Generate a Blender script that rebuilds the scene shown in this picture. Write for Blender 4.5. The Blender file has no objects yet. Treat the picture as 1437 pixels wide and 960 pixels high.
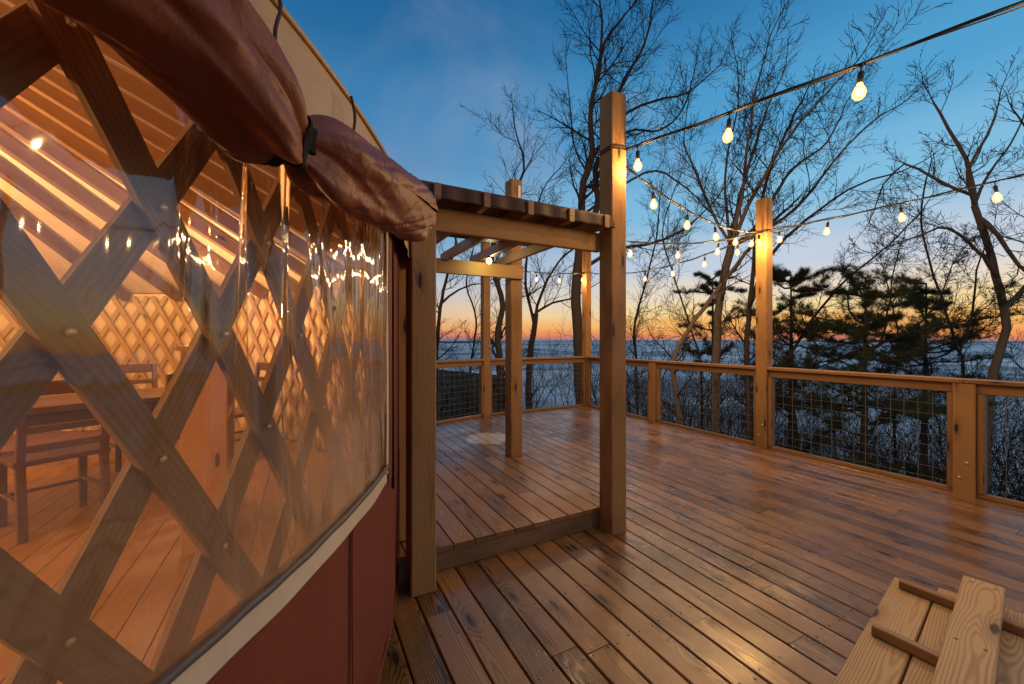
import bpy, math, random
from mathutils import Vector, noise
PI = math.pi
random.seed(7)
sc = bpy.context.scene
COL = sc.collection
FPX, EYE = 559.0, 1.41
YAW = math.atan(295.5 / 559)
Fw = Vector((math.sin(YAW), math.cos(YAW), 0)); Rt = Vector((math.cos(YAW), -math.sin(YAW), 0))

def at(px, py, d):
    """world point at depth d seen along a direction"""
    return Fw * d + Rt * ((px - 718.5) * d / FPX) + Vector((0, 0, EYE + (476 - py) * d / FPX))

# ---------------------------------------------------------------- materials
class NT:
    def __init__(s, name):
        s.m = bpy.data.materials.new(name); s.m.use_nodes = True
        s.t = s.m.node_tree; s.t.nodes.clear()
        s.out = s.t.nodes.new('ShaderNodeOutputMaterial')
    def n(s, typ, **kw):
        nd = s.t.nodes.new(typ)
        for k, v in kw.items(): setattr(nd, k, v)
        return nd
    def l(s, a, b): s.t.links.new(a, b)
    def setin(s, sock, v):
        if hasattr(v, 'is_output') or isinstance(v, bpy.types.NodeSocket): s.l(v, sock)
        else: sock.default_value = v
    def math(s, op, a, b=0.0, c=None, clamp=False):
        nd = s.n('ShaderNodeMath', operation=op, use_clamp=clamp)
        s.setin(nd.inputs[0], a); s.setin(nd.inputs[1], b)
        if c is not None: s.setin(nd.inputs[2], c)
        return nd.outputs[0]
    def comb(s, x, y, z):
        nd = s.n('ShaderNodeCombineXYZ')
        for i, v in enumerate((x, y, z)): s.setin(nd.inputs[i], v)
        return nd.outputs[0]
    def noise(s, vec, scale=1.0, detail=2.0, rough=0.5, dist=0.0):
        nd = s.n('ShaderNodeTexNoise'); s.l(vec, nd.inputs['Vector'])
        nd.inputs['Scale'].default_value = scale; nd.inputs['Detail'].default_value = detail
        nd.inputs['Roughness'].default_value = rough; nd.inputs['Distortion'].default_value = dist
        return nd.outputs['Fac']
    def mixc(s, f, a, b, mode='MIX'):
        nd = s.n('ShaderNodeMix', data_type='RGBA', blend_type=mode)
        s.setin(nd.inputs[0], f); s.setin(nd.inputs[6], a); s.setin(nd.inputs[7], b)
        return nd.outputs[2]
    def sstep(s, v, a, b, lo=0.0, hi=1.0):
        nd = s.n('ShaderNodeMapRange', interpolation_type='SMOOTHSTEP'); s.setin(nd.inputs[0], v)
        nd.inputs[1].default_value = a; nd.inputs[2].default_value = b; nd.inputs[3].default_value = lo; nd.inputs[4].default_value = hi
        return nd.outputs[0]
    def bsdf(s, color, rough=0.6, spec=0.5, bump=None, bstr=0.3, bdist=0.002, **kw):
        p = s.n('ShaderNodeBsdfPrincipled')
        s.setin(p.inputs['Base Color'], color); s.setin(p.inputs['Roughness'], rough)
        p.inputs['Specular IOR Level'].default_value = spec
        for k, v in kw.items(): s.setin(p.inputs[k], v)
        if bump is not None:
            b = s.n('ShaderNodeBump'); b.inputs['Strength'].default_value = bstr; b.inputs['Distance'].default_value = bdist
            s.l(bump, b.inputs['Height']); s.l(b.outputs[0], p.inputs['Normal'])
        return p.outputs[0]
    def fin(s, sh): s.l(sh, s.out.inputs[0]); return s.m

def C(r, g, b): return (r, g, b, 1)

def wood(name, light, dark, rough=(0.45, 0.75), knots=0.5, grain=0.55, stain=0.3, boardvar=0.6, spec=0.5, stains=None, ringw=0.0085, bstr=0.35, coat=0.0):
    s = NT(name)
    uv = s.n('ShaderNodeUVMap'); sep = s.n('ShaderNodeSeparateXYZ'); s.l(uv.outputs[0], sep.inputs[0])
    at_ = s.n('ShaderNodeAttribute', attribute_name='rnd'); cs = s.n('ShaderNodeSeparateColor'); s.l(at_.outputs['Color'], cs.inputs[0])
    r, g, b = cs.outputs[0], cs.outputs[1], cs.outputs[2]
    u = s.math('ADD', sep.outputs[0], s.math('MULTIPLY', r, 57.0)); v = sep.outputs[1]
    gz = s.math('MULTIPLY', g, 31.0)
    n1 = s.noise(s.comb(s.math('MULTIPLY', u, 0.9), s.math('MULTIPLY', v, 7.0), gz), 1, 3, 0.55)
    n2 = s.noise(s.comb(s.math('MULTIPLY', u, 0.9), gz, r), 1, 2, 0.5)
    # knots
    vo = s.n('ShaderNodeTexVoronoi', voronoi_dimensions='2D')
    s.l(s.comb(s.math('MULTIPLY', u, 2.3), s.math('ADD', s.math('MULTIPLY', v, 8.5), gz), 0.0), vo.inputs['Vector']); vo.inputs['Scale'].default_value = 1.0
    kc = s.n('ShaderNodeSeparateColor'); s.l(vo.outputs['Color'], kc.inputs[0])
    on = s.math('LESS_THAN', kc.outputs[0], knots * 0.55)
    kd = s.math('ADD', vo.outputs['Distance'], s.math('MULTIPLY', s.math('SUBTRACT', s.noise(uv.outputs[0], 60, 2), 0.5), 0.06))
    knot = s.math('MULTIPLY', s.sstep(kd, 0.135, 0.07), on)
    halo = s.math('MULTIPLY', s.sstep(kd, 0.42, 0.09), on)
    x = s.math('ADD', s.math('ADD', v, s.math('MULTIPLY', s.math('SUBTRACT', r, 0.5), 0.14)), s.math('MULTIPLY', s.math('SUBTRACT', n1, 0.5), 0.045))
    z = s.math('ADD', s.math('MULTIPLY', g, 0.05), s.math('MULTIPLY', s.math('SUBTRACT', n2, 0.42), 0.16))
    d = s.math('SQRT', s.math('ADD', s.math('MULTIPLY', x, x), s.math('MULTIPLY', z, z)))
    d = s.math('ADD', d, s.math('MULTIPLY', halo, 0.022))
    ring = s.math('MULTIPLY_ADD', s.math('SINE', s.math('MULTIPLY', d, 2 * PI / ringw)), 0.5, 0.5)
    ring = s.math('POWER', ring, 1.6)
    fine = s.noise(s.comb(s.math('MULTIPLY', u, 5.0), s.math('MULTIPLY', v, 260.0), gz), 1, 3, 0.6)
    bl = s.noise(s.comb(s.math('MULTIPLY', u, 1.6), s.math('MULTIPLY', v, 6.0), gz), 1, 4, 0.6)
    geo = s.n('ShaderNodeNewGeometry')
    big = s.noise(geo.outputs['Position'], 0.9, 4, 0.6)
    f = s.math('MULTIPLY', ring, grain)
    f = s.math('ADD', f, s.math('MULTIPLY', s.math('SUBTRACT', fine, 0.5), 0.55))
    f = s.math('ADD', f, s.math('MULTIPLY', s.math('SUBTRACT', bl, 0.5), stain * 1.6))
    f = s.math('ADD', f, s.math('MULTIPLY', s.math('SUBTRACT', b, 0.4), boardvar))
    f = s.math('ADD', f, s.math('MULTIPLY', s.math('SUBTRACT', big, 0.45), stain * 1.5), clamp=True)
    col = s.mixc(f, light, dark)
    tint = s.mixc(s.math('MULTIPLY', kc.outputs[2], 0.0), col, col)
    col = s.mixc(s.math('MULTIPLY', s.math('GREATER_THAN', g, 0.6), 0.35), tint, C(light[0] * 0.95, light[1] * 0.72, light[2] * 0.6), 'MULTIPLY') if False else tint
    col = s.mixc(s.math('MULTIPLY', halo, 0.45), col, dark)
    col = s.mixc(knot, col, C(dark[0] * 0.22, dark[1] * 0.2, dark[2] * 0.2))
    ck = s.noise(s.comb(s.math('MULTIPLY', u, 1.5), s.math('MULTIPLY', v, 75.0), s.math('MULTIPLY', gz, 1.7)), 1, 2, 0.5)
    col = s.mixc(s.sstep(ck, 0.70, 0.76, 0, .8), col, C(dark[0] * 0.3, dark[1] * 0.3, dark[2] * 0.3))
    if stains:   # round pale blot left on the boards
        sp = s.n('ShaderNodeSeparateXYZ'); s.l(geo.outputs['Position'], sp.inputs[0])
        dx = s.math('SUBTRACT', sp.outputs[0], stains[0]); dy = s.math('SUBTRACT', sp.outputs[1], stains[1])
        dd = s.math('SQRT', s.math('ADD', s.math('MULTIPLY', dx, dx), s.math('MULTIPLY', dy, dy)))
        dd = s.math('ADD', dd, s.math('MULTIPLY', s.math('SUBTRACT', s.noise(geo.outputs['Position'], 7, 3), 0.5), 0.28))
        col = s.mixc(s.sstep(dd, 0.36, 0.27, 0, 0.9), col, C(0.5, 0.42, 0.3))
    wet = s.noise(geo.outputs['Position'], 2.3, 3, 0.6)
    ro = s.math('ADD', s.sstep(wet, 0.35, 0.65, rough[0], rough[1]), s.math('MULTIPLY', ring, 0.08))
    h = s.math('ADD', s.math('MULTIPLY', ring, -0.5), s.math('MULTIPLY', fine, 0.6))
    return s.fin(s.bsdf(col, ro, spec, h, bstr, 0.0015, **({'Coat Weight': coat, 'Coat Roughness': 0.27} if coat else {})))

def plain(name, col, rough=0.6, spec=0.4, metal=0.0, nscale=30, namt=0.25, bstr=0.2):
    s = NT(name); tc = s.n('ShaderNodeTexCoord')
    nn = s.noise(tc.outputs['Object'], nscale, 4, 0.6)
    c = s.mixc(nn, C(*[k * (1 - namt) for k in col]), C(*[min(1, k * (1 + namt)) for k in col]))
    return s.fin(s.bsdf(c, rough, spec, nn, bstr, 0.002, Metallic=metal))

def fabric(name, col, rough=0.6, weave=900, namt=0.18, wr=0.5, sheen=0.0, trans=0.0, crease=0.0):
    s = NT(name); tc = s.n('ShaderNodeTexCoord')
    n1 = s.noise(tc.outputs['Object'], 3.0, 4, 0.6); n2 = s.noise(tc.outputs['Object'], 14, 4, 0.65, 0.6)
    w = s.noise(tc.outputs['Object'], weave, 1, 0.5)
    c = s.mixc(n1, C(*[k * (1 - namt) for k in col]), C(*[k * (1 + namt) for k in col]))
    c = s.mixc(s.math('MULTIPLY', s.sstep(n2, 0.5, 0.75), 0.25), c, C(*[k * 0.6 + 0.02 for k in col]))
    h = s.math('ADD', n2, s.math('MULTIPLY', w, 0.06))
    if crease > 0:
        mp = s.n('ShaderNodeMapping'); s.l(tc.outputs['Object'], mp.inputs[0]); mp.inputs['Rotation'].default_value = (.5, .4, .9); mp.inputs['Scale'].default_value = (1, 2.2, 1)
        for sc_, am in ((2.2, 1.8), (4.5, .5)):
            k = s.noise(mp.outputs[0], sc_, 2, 0.45, 1.0)
            h = s.math('ADD', h, s.math('MULTIPLY', s.math('MINIMUM', s.math('ABSOLUTE', s.math('SUBTRACT', k, 0.5)), 0.06), 14 * am * crease))
    sh = s.bsdf(c, rough, 0.35, h, wr, 0.012)
    if trans > 0:
        t = s.n('ShaderNodeBsdfTranslucent'); s.l(c, t.inputs[0])
        m = s.n('ShaderNodeMixShader'); m.inputs[0].default_value = trans
        s.l(sh, m.inputs[1]); s.l(t.outputs[0], m.inputs[2]); sh = m.outputs[0]
    return s.fin(sh)

M = {}
M['deck'] = wood('deck_wood', C(0.30, 0.143, 0.046), C(0.032, 0.014, 0.007), rough=(0.15, 0.42), knots=0.7, grain=0.55, stain=0.8, boardvar=0.6, bstr=0.6, coat=0.3, stains=(2.36, 5.17), spec=0.6)
M['landing'] = wood('landing_wood', C(0.32, 0.155, 0.055), C(0.04, 0.018, 0.009), rough=(0.3, 0.55), knots=0.6, grain=0.4, stain=0.6, boardvar=0.5)
M['post'] = wood('post_wood', C(0.42, 0.215, 0.062), C(0.10, 0.043, 0.013), rough=(0.55, 0.8), knots=0.4, grain=0.6, stain=0.5, boardvar=0.25, ringw=0.010)
M['beam'] = wood('beam_wood', C(0.48, 0.265, 0.085), C(0.2, 0.095, 0.03), rough=(0.6, 0.8), knots=0.35, grain=0.35, stain=0.3, boardvar=0.2)
M['rail'] = wood('rail_wood', C(0.34, 0.17, 0.055), C(0.09, 0.04, 0.015), rough=(0.35, 0.6), knots=0.3, grain=0.45, stain=0.3, boardvar=0.3)
M['fresh'] = wood('fresh_pine', C(0.48, 0.3, 0.12), C(0.2, 0.095, 0.035), rough=(0.5, 0.7), knots=0.5, grain=0.6, stain=0.6, boardvar=0.45, ringw=0.009)
M['riser'] = wood('riser_wood', C(0.24, 0.13, 0.055), C(0.05, 0.025, 0.012), rough=(0.6, 0.8), knots=0.5, grain=0.3, stain=1.0, boardvar=0.2)
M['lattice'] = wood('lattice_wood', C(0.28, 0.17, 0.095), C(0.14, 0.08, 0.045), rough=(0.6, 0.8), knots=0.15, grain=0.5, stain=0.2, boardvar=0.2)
M['far_lattice'] = wood('far_lattice_wood', C(0.5, 0.32, 0.17), C(0.34, 0.2, 0.1), rough=(0.6, 0.8), knots=0.1, grain=0.4, stain=0.2, boardvar=0.3)  # same lattice wood, lightened in colour so far strips fade into the liner
M['rafter'] = wood('rafter_wood', C(0.2, 0.1, 0.045), C(0.08, 0.035, 0.018), rough=(0.6, 0.8), knots=0.2, grain=0.4, stain=0.3, boardvar=0.2)
M['dark_wood'] = wood('dark_furniture_wood', C(0.09, 0.04, 0.02), C(0.035, 0.015, 0.009), rough=(0.3, 0.5), knots=0.0, grain=0.4, stain=0.3, boardvar=0.2)
M['cab'] = wood('cabinet_wood', C(0.5, 0.28, 0.13), C(0.33, 0.16, 0.07), rough=(0.5, 0.6), knots=0.2, grain=0.5, stain=0.2, boardvar=0.1)
M['plyfloor'] = wood('plywood_floor', C(0.24, 0.115, 0.045), C(0.13, 0.055, 0.02), rough=(0.45, 0.6), knots=0.15, grain=0.25, stain=0.4, boardvar=0.15)
M['maroon'] = fabric('maroon_canvas', (0.19, 0.045, 0.024), 0.66, wr=0.3)
M['roll'] = fabric('maroon_coated_canvas', (0.19, 0.05, 0.026), 0.52, wr=0.4, crease=0.5)
M['brownroof'] = fabric('brown_canvas', (0.075, 0.03, 0.017), 0.6, wr=0.4)
M['tan'] = fabric('tan_vinyl_fabric', (0.5, 0.33, 0.16), 0.42, wr=0.35)
M['cream'] = fabric('cream_tape', (0.66, 0.53, 0.36), 0.7, wr=0.15)
M['liner'] = fabric('insulation_liner', (0.8, 0.62, 0.4), 0.75, wr=0.4)
M['black'] = plain('black_webbing', (0.008, 0.008, 0.009), 0.85, 0.15)
M['piping'] = plain('grey_piping', (0.1, 0.085, 0.08), 0.5)
M['steel'] = plain('galvanised_steel', (0.55, 0.54, 0.5), 0.4, 0.5, 0.8)
M['wire'] = plain('galvanised_wire', (0.2, 0.2, 0.17), 0.5, 0.5, 0.3)
M['cable'] = plain('black_rubber_cable', (0.015, 0.014, 0.013), 0.5)
M['white'] = plain('white_paper', (0.8, 0.78, 0.74), 0.7)
M['bark'] = plain('bark', (0.085, 0.06, 0.042), 0.9, 0.2, 0, 22, 0.5, 0.8)
M['bark_lit'] = plain('lit_bark', (0.16, 0.12, 0.085), 0.9, 0.2, 0, 22, 0.5, 0.8)  # brighter copy of the bark, bulb light on these trunks put into the colour
M['twig'] = plain('twig_bark', (0.045, 0.032, 0.025), 0.9, 0.2)
M['needle'] = plain('pine_needles', (0.05, 0.065, 0.022), 0.7, 0.3, 0, 3, 0.5, 0.0)
M['ground'] = plain('leaf_litter_ground', (0.035, 0.025, 0.016), 0.95, 0.1, 0, 1.5, 0.6, 1.0)
M['ridge'] = plain('far_wooded_hills', (0.06, 0.075, 0.1), 1.0, 0.0, 0, 0.02, 0.4, 0.0)

def m_fog():
    s = NT('valley_cloud'); g = s.n('ShaderNodeNewGeometry')
    mp = s.n('ShaderNodeMapping'); s.l(g.outputs['Position'], mp.inputs[0]); mp.inputs['Scale'].default_value = (0.006, 0.006, 0.02)
    n = s.noise(mp.outputs[0], 1, 7, 0.62, 0.4)
    mp2 = s.n('ShaderNodeMapping'); s.l(g.outputs['Position'], mp2.inputs[0]); mp2.inputs['Scale'].default_value = (0.0012, 0.0012, 0.0)
    nb = s.noise(mp2.outputs[0], 1, 5, 0.6, 0.3)
    f = s.math('ADD', s.sstep(n, 0.38, 0.6, 0, .65), s.sstep(nb, .42, .6, 0, .6), clamp=True)
    c = s.mixc(f, C(0.07, 0.075, 0.08), C(1.0, 0.95, 0.88))
    return s.fin(s.bsdf(c, .62, 0.9, n, 1.0, 22.0, IOR=1.7))
M['fog'] = m_fog()

def m_vinyl():
    s = NT('clear_window_vinyl'); tc = s.n('ShaderNodeTexCoord')
    mp = s.n('ShaderNodeMapping'); s.l(tc.outputs['Object'], mp.inputs[0]); mp.inputs['Scale'].default_value = (3, 3, 1.4)
    n = s.noise(mp.outputs[0], 1, 3, 0.5, 0.8)
    b = s.n('ShaderNodeBump'); b.inputs['Strength'].default_value = 0.35; b.inputs['Distance'].default_value = 0.02; s.l(n, b.inputs['Height'])
    fr = s.n('ShaderNodeFresnel'); fr.inputs[0].default_value = 1.5; s.l(b.outputs[0], fr.inputs[1])
    fac = s.math('MULTIPLY_ADD', fr.outputs[0], 1.9, 0.01, clamp=True)
    gl = s.n('ShaderNodeBsdfGlossy'); gl.inputs['Roughness'].default_value = 0.035; s.l(b.outputs[0], gl.inputs['Normal'])
    tr = s.n('ShaderNodeBsdfTransparent'); tr.inputs[0].default_value = C(0.93, 0.9, 0.85)
    df = s.n('ShaderNodeBsdfDiffuse'); df.inputs[0].default_value = C(0.6, 0.36, 0.19)
    m1 = s.n('ShaderNodeMixShader')
    sp = s.n('ShaderNodeSeparateXYZ'); s.l(tc.outputs['Object'], sp.inputs[0])
    dust_veil = s.math('ADD', s.sstep(sp.outputs[2], 1.45, 0.95, 0.06, 0.27), s.math('MULTIPLY', s.noise(tc.outputs['Object'], 2.5, 5), 0.10))
    uvn = s.n('ShaderNodeUVMap'); su = s.n('ShaderNodeSeparateXYZ'); s.l(uvn.outputs[0], su.inputs[0])
    dust_veil = s.math('ADD', dust_veil, s.sstep(su.outputs[0], 6.6, 8.7, 0, .38), clamp=True)  # veil thickens to the right, standing in for reflections that hide the interior
    s.l(dust_veil, m1.inputs[0]); s.l(tr.outputs[0], m1.inputs[1]); s.l(df.outputs[0], m1.inputs[2])
    m2 = s.n('ShaderNodeMixShader'); s.l(fac, m2.inputs[0]); s.l(m1.outputs[0], m2.inputs[1]); s.l(gl.outputs[0], m2.inputs[2])
    return s.fin(m2.outputs[0])
M['vinyl'] = m_vinyl()

def m_bulb(strength, col, tint=(1, 1, 1)):
    s = NT('glowing_bulb_glass')
    e = s.n('ShaderNodeEmission'); e.inputs[0].default_value = C(*col); e.inputs[1].default_value = strength
    t = s.n('ShaderNodeBsdfTransparent'); t.inputs[0].default_value = C(*tint); a = s.n('ShaderNodeAddShader')
    s.l(e.outputs[0], a.inputs[0]); s.l(t.outputs[0], a.inputs[1])
    return s.fin(a.outputs[0])
M['bulb'] = m_bulb(9.0, (1.0, 0.68, 0.25))
M['glow'] = m_bulb(1.5, (1.0, 0.5, 0.16), (1.0, .6, .45))
M['lamp'] = m_bulb(3.0, (1.0, 0.7, 0.35))

# ---------------------------------------------------------------- mesh builder
class MB:
    def __init__(s): s.v = []; s.f = []; s.uv = []; s.rn = []; s.mi = []
    def face(s, idx, uvs=None, rnd=(0.5, 0.5, 0.5)):
        s.f.append(idx); s.uv.extend(uvs if uvs else [(0, 0)] * len(idx)); s.rn.extend([rnd] * len(idx))
    def lumber(s, p0, p1, w, t, up=(0, 0, 1), ch=0.004, rnd=None, ends=None):
        """board from p0 to p1 (centre line); w across, t along up"""
        p0 = Vector(p0); p1 = Vector(p1); a = (p1 - p0); L = a.length; a.normalize()
        up = Vector(up); side = a.cross(up).normalized(); up = side.cross(a).normalized()
        if rnd is None: rnd = (random.random(), random.random(), random.random())
        hw, ht = w / 2, t / 2; c = min(ch, hw * .5, ht * .5)
        sec = [(-hw + c, ht), (hw - c, ht), (hw, ht - c), (hw, -ht + c), (hw - c, -ht), (-hw + c, -ht), (-hw, -ht + c), (-hw, ht - c)]
        b = len(s.v); off = 0.0
        for k, p in enumerate((p0, p1)):
            for (x, y) in sec:
                sh = a * (ends[k] * x) if ends else Vector((0, 0, 0))
                s.v.append(p + side * x + up * y + sh)
        for i in range(8):
            j = (i + 1) % 8
            if i in (0, 1, 7): vi, vj = sec[i][0], sec[j][0]
            elif i in (3, 4, 5): vi, vj = sec[i][0] + .37, sec[j][0] + .37
            if i in (2, ): vi, vj = sec[i][1] + .21, sec[j][1] + .21
            if i in (6, ): vi, vj = sec[i][1] + .61, sec[j][1] + .61
            if i in (3, 5): vi, vj = (.1, .104)
            s.face((b + i, b + 8 + i, b + 8 + j, b + j), [(0, vi), (L, vi), (L, vj), (0, vj)], rnd)
        for k in (0, 1):
            idx = [b + 8 * k + i for i in range(8)]
            uvs = [(x * 0.05 + .3, y * 1.0) for x, y in sec]
            if k == 1: idx = idx[::-1]; uvs = uvs[::-1]
            s.face(tuple(idx), uvs, (rnd[0], rnd[1], min(1, rnd[2] + .25)))
        return s
    def box(s, lo, hi, axis=0, ch=0.003, rnd=None):
        lo = Vector(lo); hi = Vector(hi); c = (lo + hi) / 2; d = hi - lo
        a = [0, 0, 0]; a[axis] = 1
        p0 = c.copy(); p1 = c.copy(); p0[axis] = lo[axis]; p1[axis] = hi[axis]
        if axis == 2: return s.lumber(p0, p1, d.x, d.y, (0, 1, 0), ch, rnd)
        if axis == 0: return s.lumber(p0, p1, d.y, d.z, (0, 0, 1), ch, rnd)
        return s.lumber(p0, p1, d.x, d.z, (0, 0, 1), ch, rnd)
    def tube(s, pts, rad, n=6, cap=True):
        rnd = (.5, .5, .5); b = len(s.v); m = len(pts); ref = None
        for i, p in enumerate(pts):
            a = (pts[min(i + 1, m - 1)] - pts[max(i - 1, 0)])
            if a.length < 1e-9: a = Vector((0, 0, 1))
            a.normalize()
            if ref is None: ref = a.orthogonal().normalized()
            ref = (ref - a * ref.dot(a))
            if ref.length < 1e-6: ref = a.orthogonal()
            ref.normalize(); q = a.cross(ref)
            r = rad[i] if isinstance(rad, (list, tuple)) else rad
            for k in range(n):
                t = 2 * PI * k / n
                s.v.append(p + ref * (math.cos(t) * r) + q * (math.sin(t) * r))
        for i in range(m - 1):
            for k in range(n):
                j = (k + 1) % n
                s.face((b + i * n + k, b + i * n + j, b + (i + 1) * n + j, b + (i + 1) * n + k), None, rnd)
        if cap:
            s.face(tuple(b + k for k in range(n))[::-1]); s.face(tuple(b + (m - 1) * n + k for k in range(n)))
        return s
    def lathe(s, c, prof, n=12):
        b = len(s.v); c = Vector(c)
        for (r, z) in prof:
            for k in range(n):
                t = 2 * PI * k / n; s.v.append(c + Vector((r * math.cos(t), r * math.sin(t), z)))
        for i in range(len(prof) - 1):
            for k in range(n):
                j = (k + 1) % n; s.face((b + i * n + k, b + i * n + j, b + (i + 1) * n + j, b + (i + 1) * n + k))
        s.face(tuple(b + k for k in range(n))[::-1]); s.face(tuple(b + (len(prof) - 1) * n + k for k in range(n)))
        return s
    def grid(s, nu, nv, fn, skip=None, closeu=False):
        b = len(s.v)
        for i in range(nu + (0 if closeu else 1)):
            for j in range(nv + 1): s.v.append(fn(i / nu, j / nv))
        for i in range(nu):
            for j in range(nv):
                if skip and skip((i + .5) / nu, (j + .5) / nv): continue
                i2 = (i + 1) % nu if closeu else i + 1
                s.face((b + i * (nv + 1) + j, b + i2 * (nv + 1) + j, b + i2 * (nv + 1) + j + 1, b + i * (nv + 1) + j + 1),
                       [(i / nu * 10, j / nv), ((i + 1) / nu * 10, j / nv), ((i + 1) / nu * 10, (j + 1) / nv), (i / nu * 10, (j + 1) / nv)])
        return s
    def build(s, name, mat, parent=None, smooth=False, loc=None, **props):
        me = bpy.data.meshes.new(name)
        o0 = Vector(loc) if loc is not None else Vector((0, 0, 0))
        me.from_pydata([tuple(Vector(p) - o0) for p in s.v], [], s.f)
        uvl = me.uv_layers.new(name='UVMap'); flat = [c for uv in s.uv for c in uv]; uvl.data.foreach_set('uv', flat)
        ca = me.color_attributes.new('rnd', 'FLOAT_COLOR', 'CORNER')
        ca.data.foreach_set('color', [c for r in s.rn for c in (r[0], r[1], r[2], 1.0)])
        me.materials.append(M[mat] if isinstance(mat, str) else mat)
        if smooth: me.polygons.foreach_set('use_smooth', [True] * len(me.polygons))
        me.validate(); me.update()
        o = bpy.data.objects.new(name, me); COL.objects.link(o)
        if parent is not None:
            o.parent = parent; o.location = o0 - wloc(parent)
        else: o.location = o0
        tag(o, **props); return o

def wloc(o):
    p = Vector(o.location)
    while o.parent: o = o.parent; p = p + Vector(o.location)
    return p
def tag(o, label=None, cat=None, group=None, kind=None):
    if label: o['label'] = label
    if cat: o['category'] = cat
    if group: o['group'] = group
    if kind: o['kind'] = kind
    return o
def thing(name, loc, label, cat, group=None):
    o = bpy.data.objects.new(name, None); COL.objects.link(o); o.location = loc; o.empty_display_size = 0.1
    return tag(o, label, cat, group)

# ---------------------------------------------------------------- yurt geometry
YC = Vector((-3.782, 3.360, 0)); YR = 4.40
def yp(phi, r, z): return Vector((YC.x + r * math.cos(phi), YC.y + r * math.sin(phi), z))
D = math.radians
WIN_R, WIN_L = D(-22.3), D(-62)
WZ0, WZ1 = 0.88, 1.88
def wave(phi, z):   # soft folds of hanging cloth
    a = phi * YR
    return 0.006 * math.sin(a * 7 + 1.3 * z) + 0.004 * math.sin(a * 17 + 2 * z)
yurt = thing('yurt', YC, 'round maroon canvas yurt with clear vinyl window, tan eave and rolled-up flap', 'yurt')
FAR_WINS = [(D(95), D(112)), (D(138), D(152)), (D(178), D(196)), (D(225), D(245))]
def in_far(phi, z):
    return 0.95 < z < 1.85 and any(a < phi % (2 * PI) < b for a, b in FAR_WINS)
def wallskip(u, v):
    phi = u * 2 * PI - PI; z = v * 2.06
    if WIN_L < phi < WIN_R and WZ0 - .03 < z < WZ1: return True
    return in_far(phi, z)
def wallfn(u, v):
    phi = u * 2 * PI - PI; z = v * 2.06 + 0.012
    lower = max(0, 1 - z / .85)
    return yp(phi, YR + wave(phi, z) * (0.3 + lower) + lower * .007 * noise.noise((phi * YR * 4 + z * 2, z * 3 - phi * 6, 2)) - 0.02 * max(0, 1 - z / 0.2), z)
NU = 1440
MB().grid(NU, 54, wallfn, wallskip, True).build('wall_canvas', 'maroon', yurt, True, YC)
MB().grid(720, 40, lambda u, v: yp(u * 2 * PI - PI, YR - .035, 0.16 + v * 1.88), lambda u, v: wallskip(u, (.16 + v * 1.88) / 2.06), True).build('insulation', 'liner', yurt, True, YC)
# roof
RZ0, RZ1, RR1 = 2.10, 4.10, 0.75
MB().grid(240, 8, lambda u, v: yp(u * 2 * PI, YR + .05 + (RR1 - YR - .05) * v, RZ0 + (RZ1 - RZ0) * v), None, True).build('roof_canvas', 'tan', yurt, True, YC)
MB().grid(240, 8, lambda u, v: yp(u * 2 * PI, YR - .02 + (RR1 - YR + .02) * v, RZ0 - .05 + (RZ1 - RZ0) * v), None, True).build('roof_liner', 'liner', yurt, True, YC)
sk = MB().lathe(YC + Vector((0, 0, 4.12)), [(0.85, 0), (0.85, .12), (.6, .3), (.25, .42), (.02, .45)], 40).build('skylight', 'tan', yurt, True, YC)
def valfn(u, v):
    phi = u * 2 * PI; a = phi * YR
    z = RZ0 + .005 - v * .25
    return yp(phi, YR + .052 + v * (.012 + .006 * math.sin(a * 9) + .004 * math.sin(a * 23)), z)
MB().grid(1200, 8, valfn, None, True).build('eave_valance', 'tan', yurt, True, YC)
hem = MB().tube([yp(i / 600 * 2 * PI, YR + .055, RZ0 - .01) for i in range(601)], .008, 6).build('eave_hem', 'tan', yurt, True, YC)
# rafters inside
NRF = 38
for i in range(NRF):
    ph = i / NRF * 2 * PI + .02
    a = yp(ph, YR - .08, RZ0 - .12); b = yp(ph, RR1, RZ1 - .14)
    MB().lumber(a, b, .075, .12).build('rafter', 'rafter', yurt, False, YC)
MB().lathe(YC + Vector((0, 0, 3.93)), [(RR1 + .06, 0), (RR1 + .06, .16), (RR1 - .06, .16), (RR1 - .06, 0)], 40).build('centre_ring', 'rafter', yurt, False, YC)
# floor inside, sheets of plywood
fl = MB(); xb = YC.x - YR + .12
while xb < YC.x + YR - .1:
    hy = math.sqrt(max(0, (YR - .05) ** 2 - (abs(xb - YC.x) + .07) ** 2))
    if hy > .2:
        cuts = [YC.y - hy, YC.y + random.uniform(-.6, .6) * hy, YC.y + hy]
        for a_, b_ in zip(cuts, cuts[1:]): fl.lumber((xb, a_, .145), (xb, b_ - .002, .145), .1385, .03, ch=.003)
    xb += .1405
fl.build('floor', 'plyfloor', yurt, False, YC)
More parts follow.
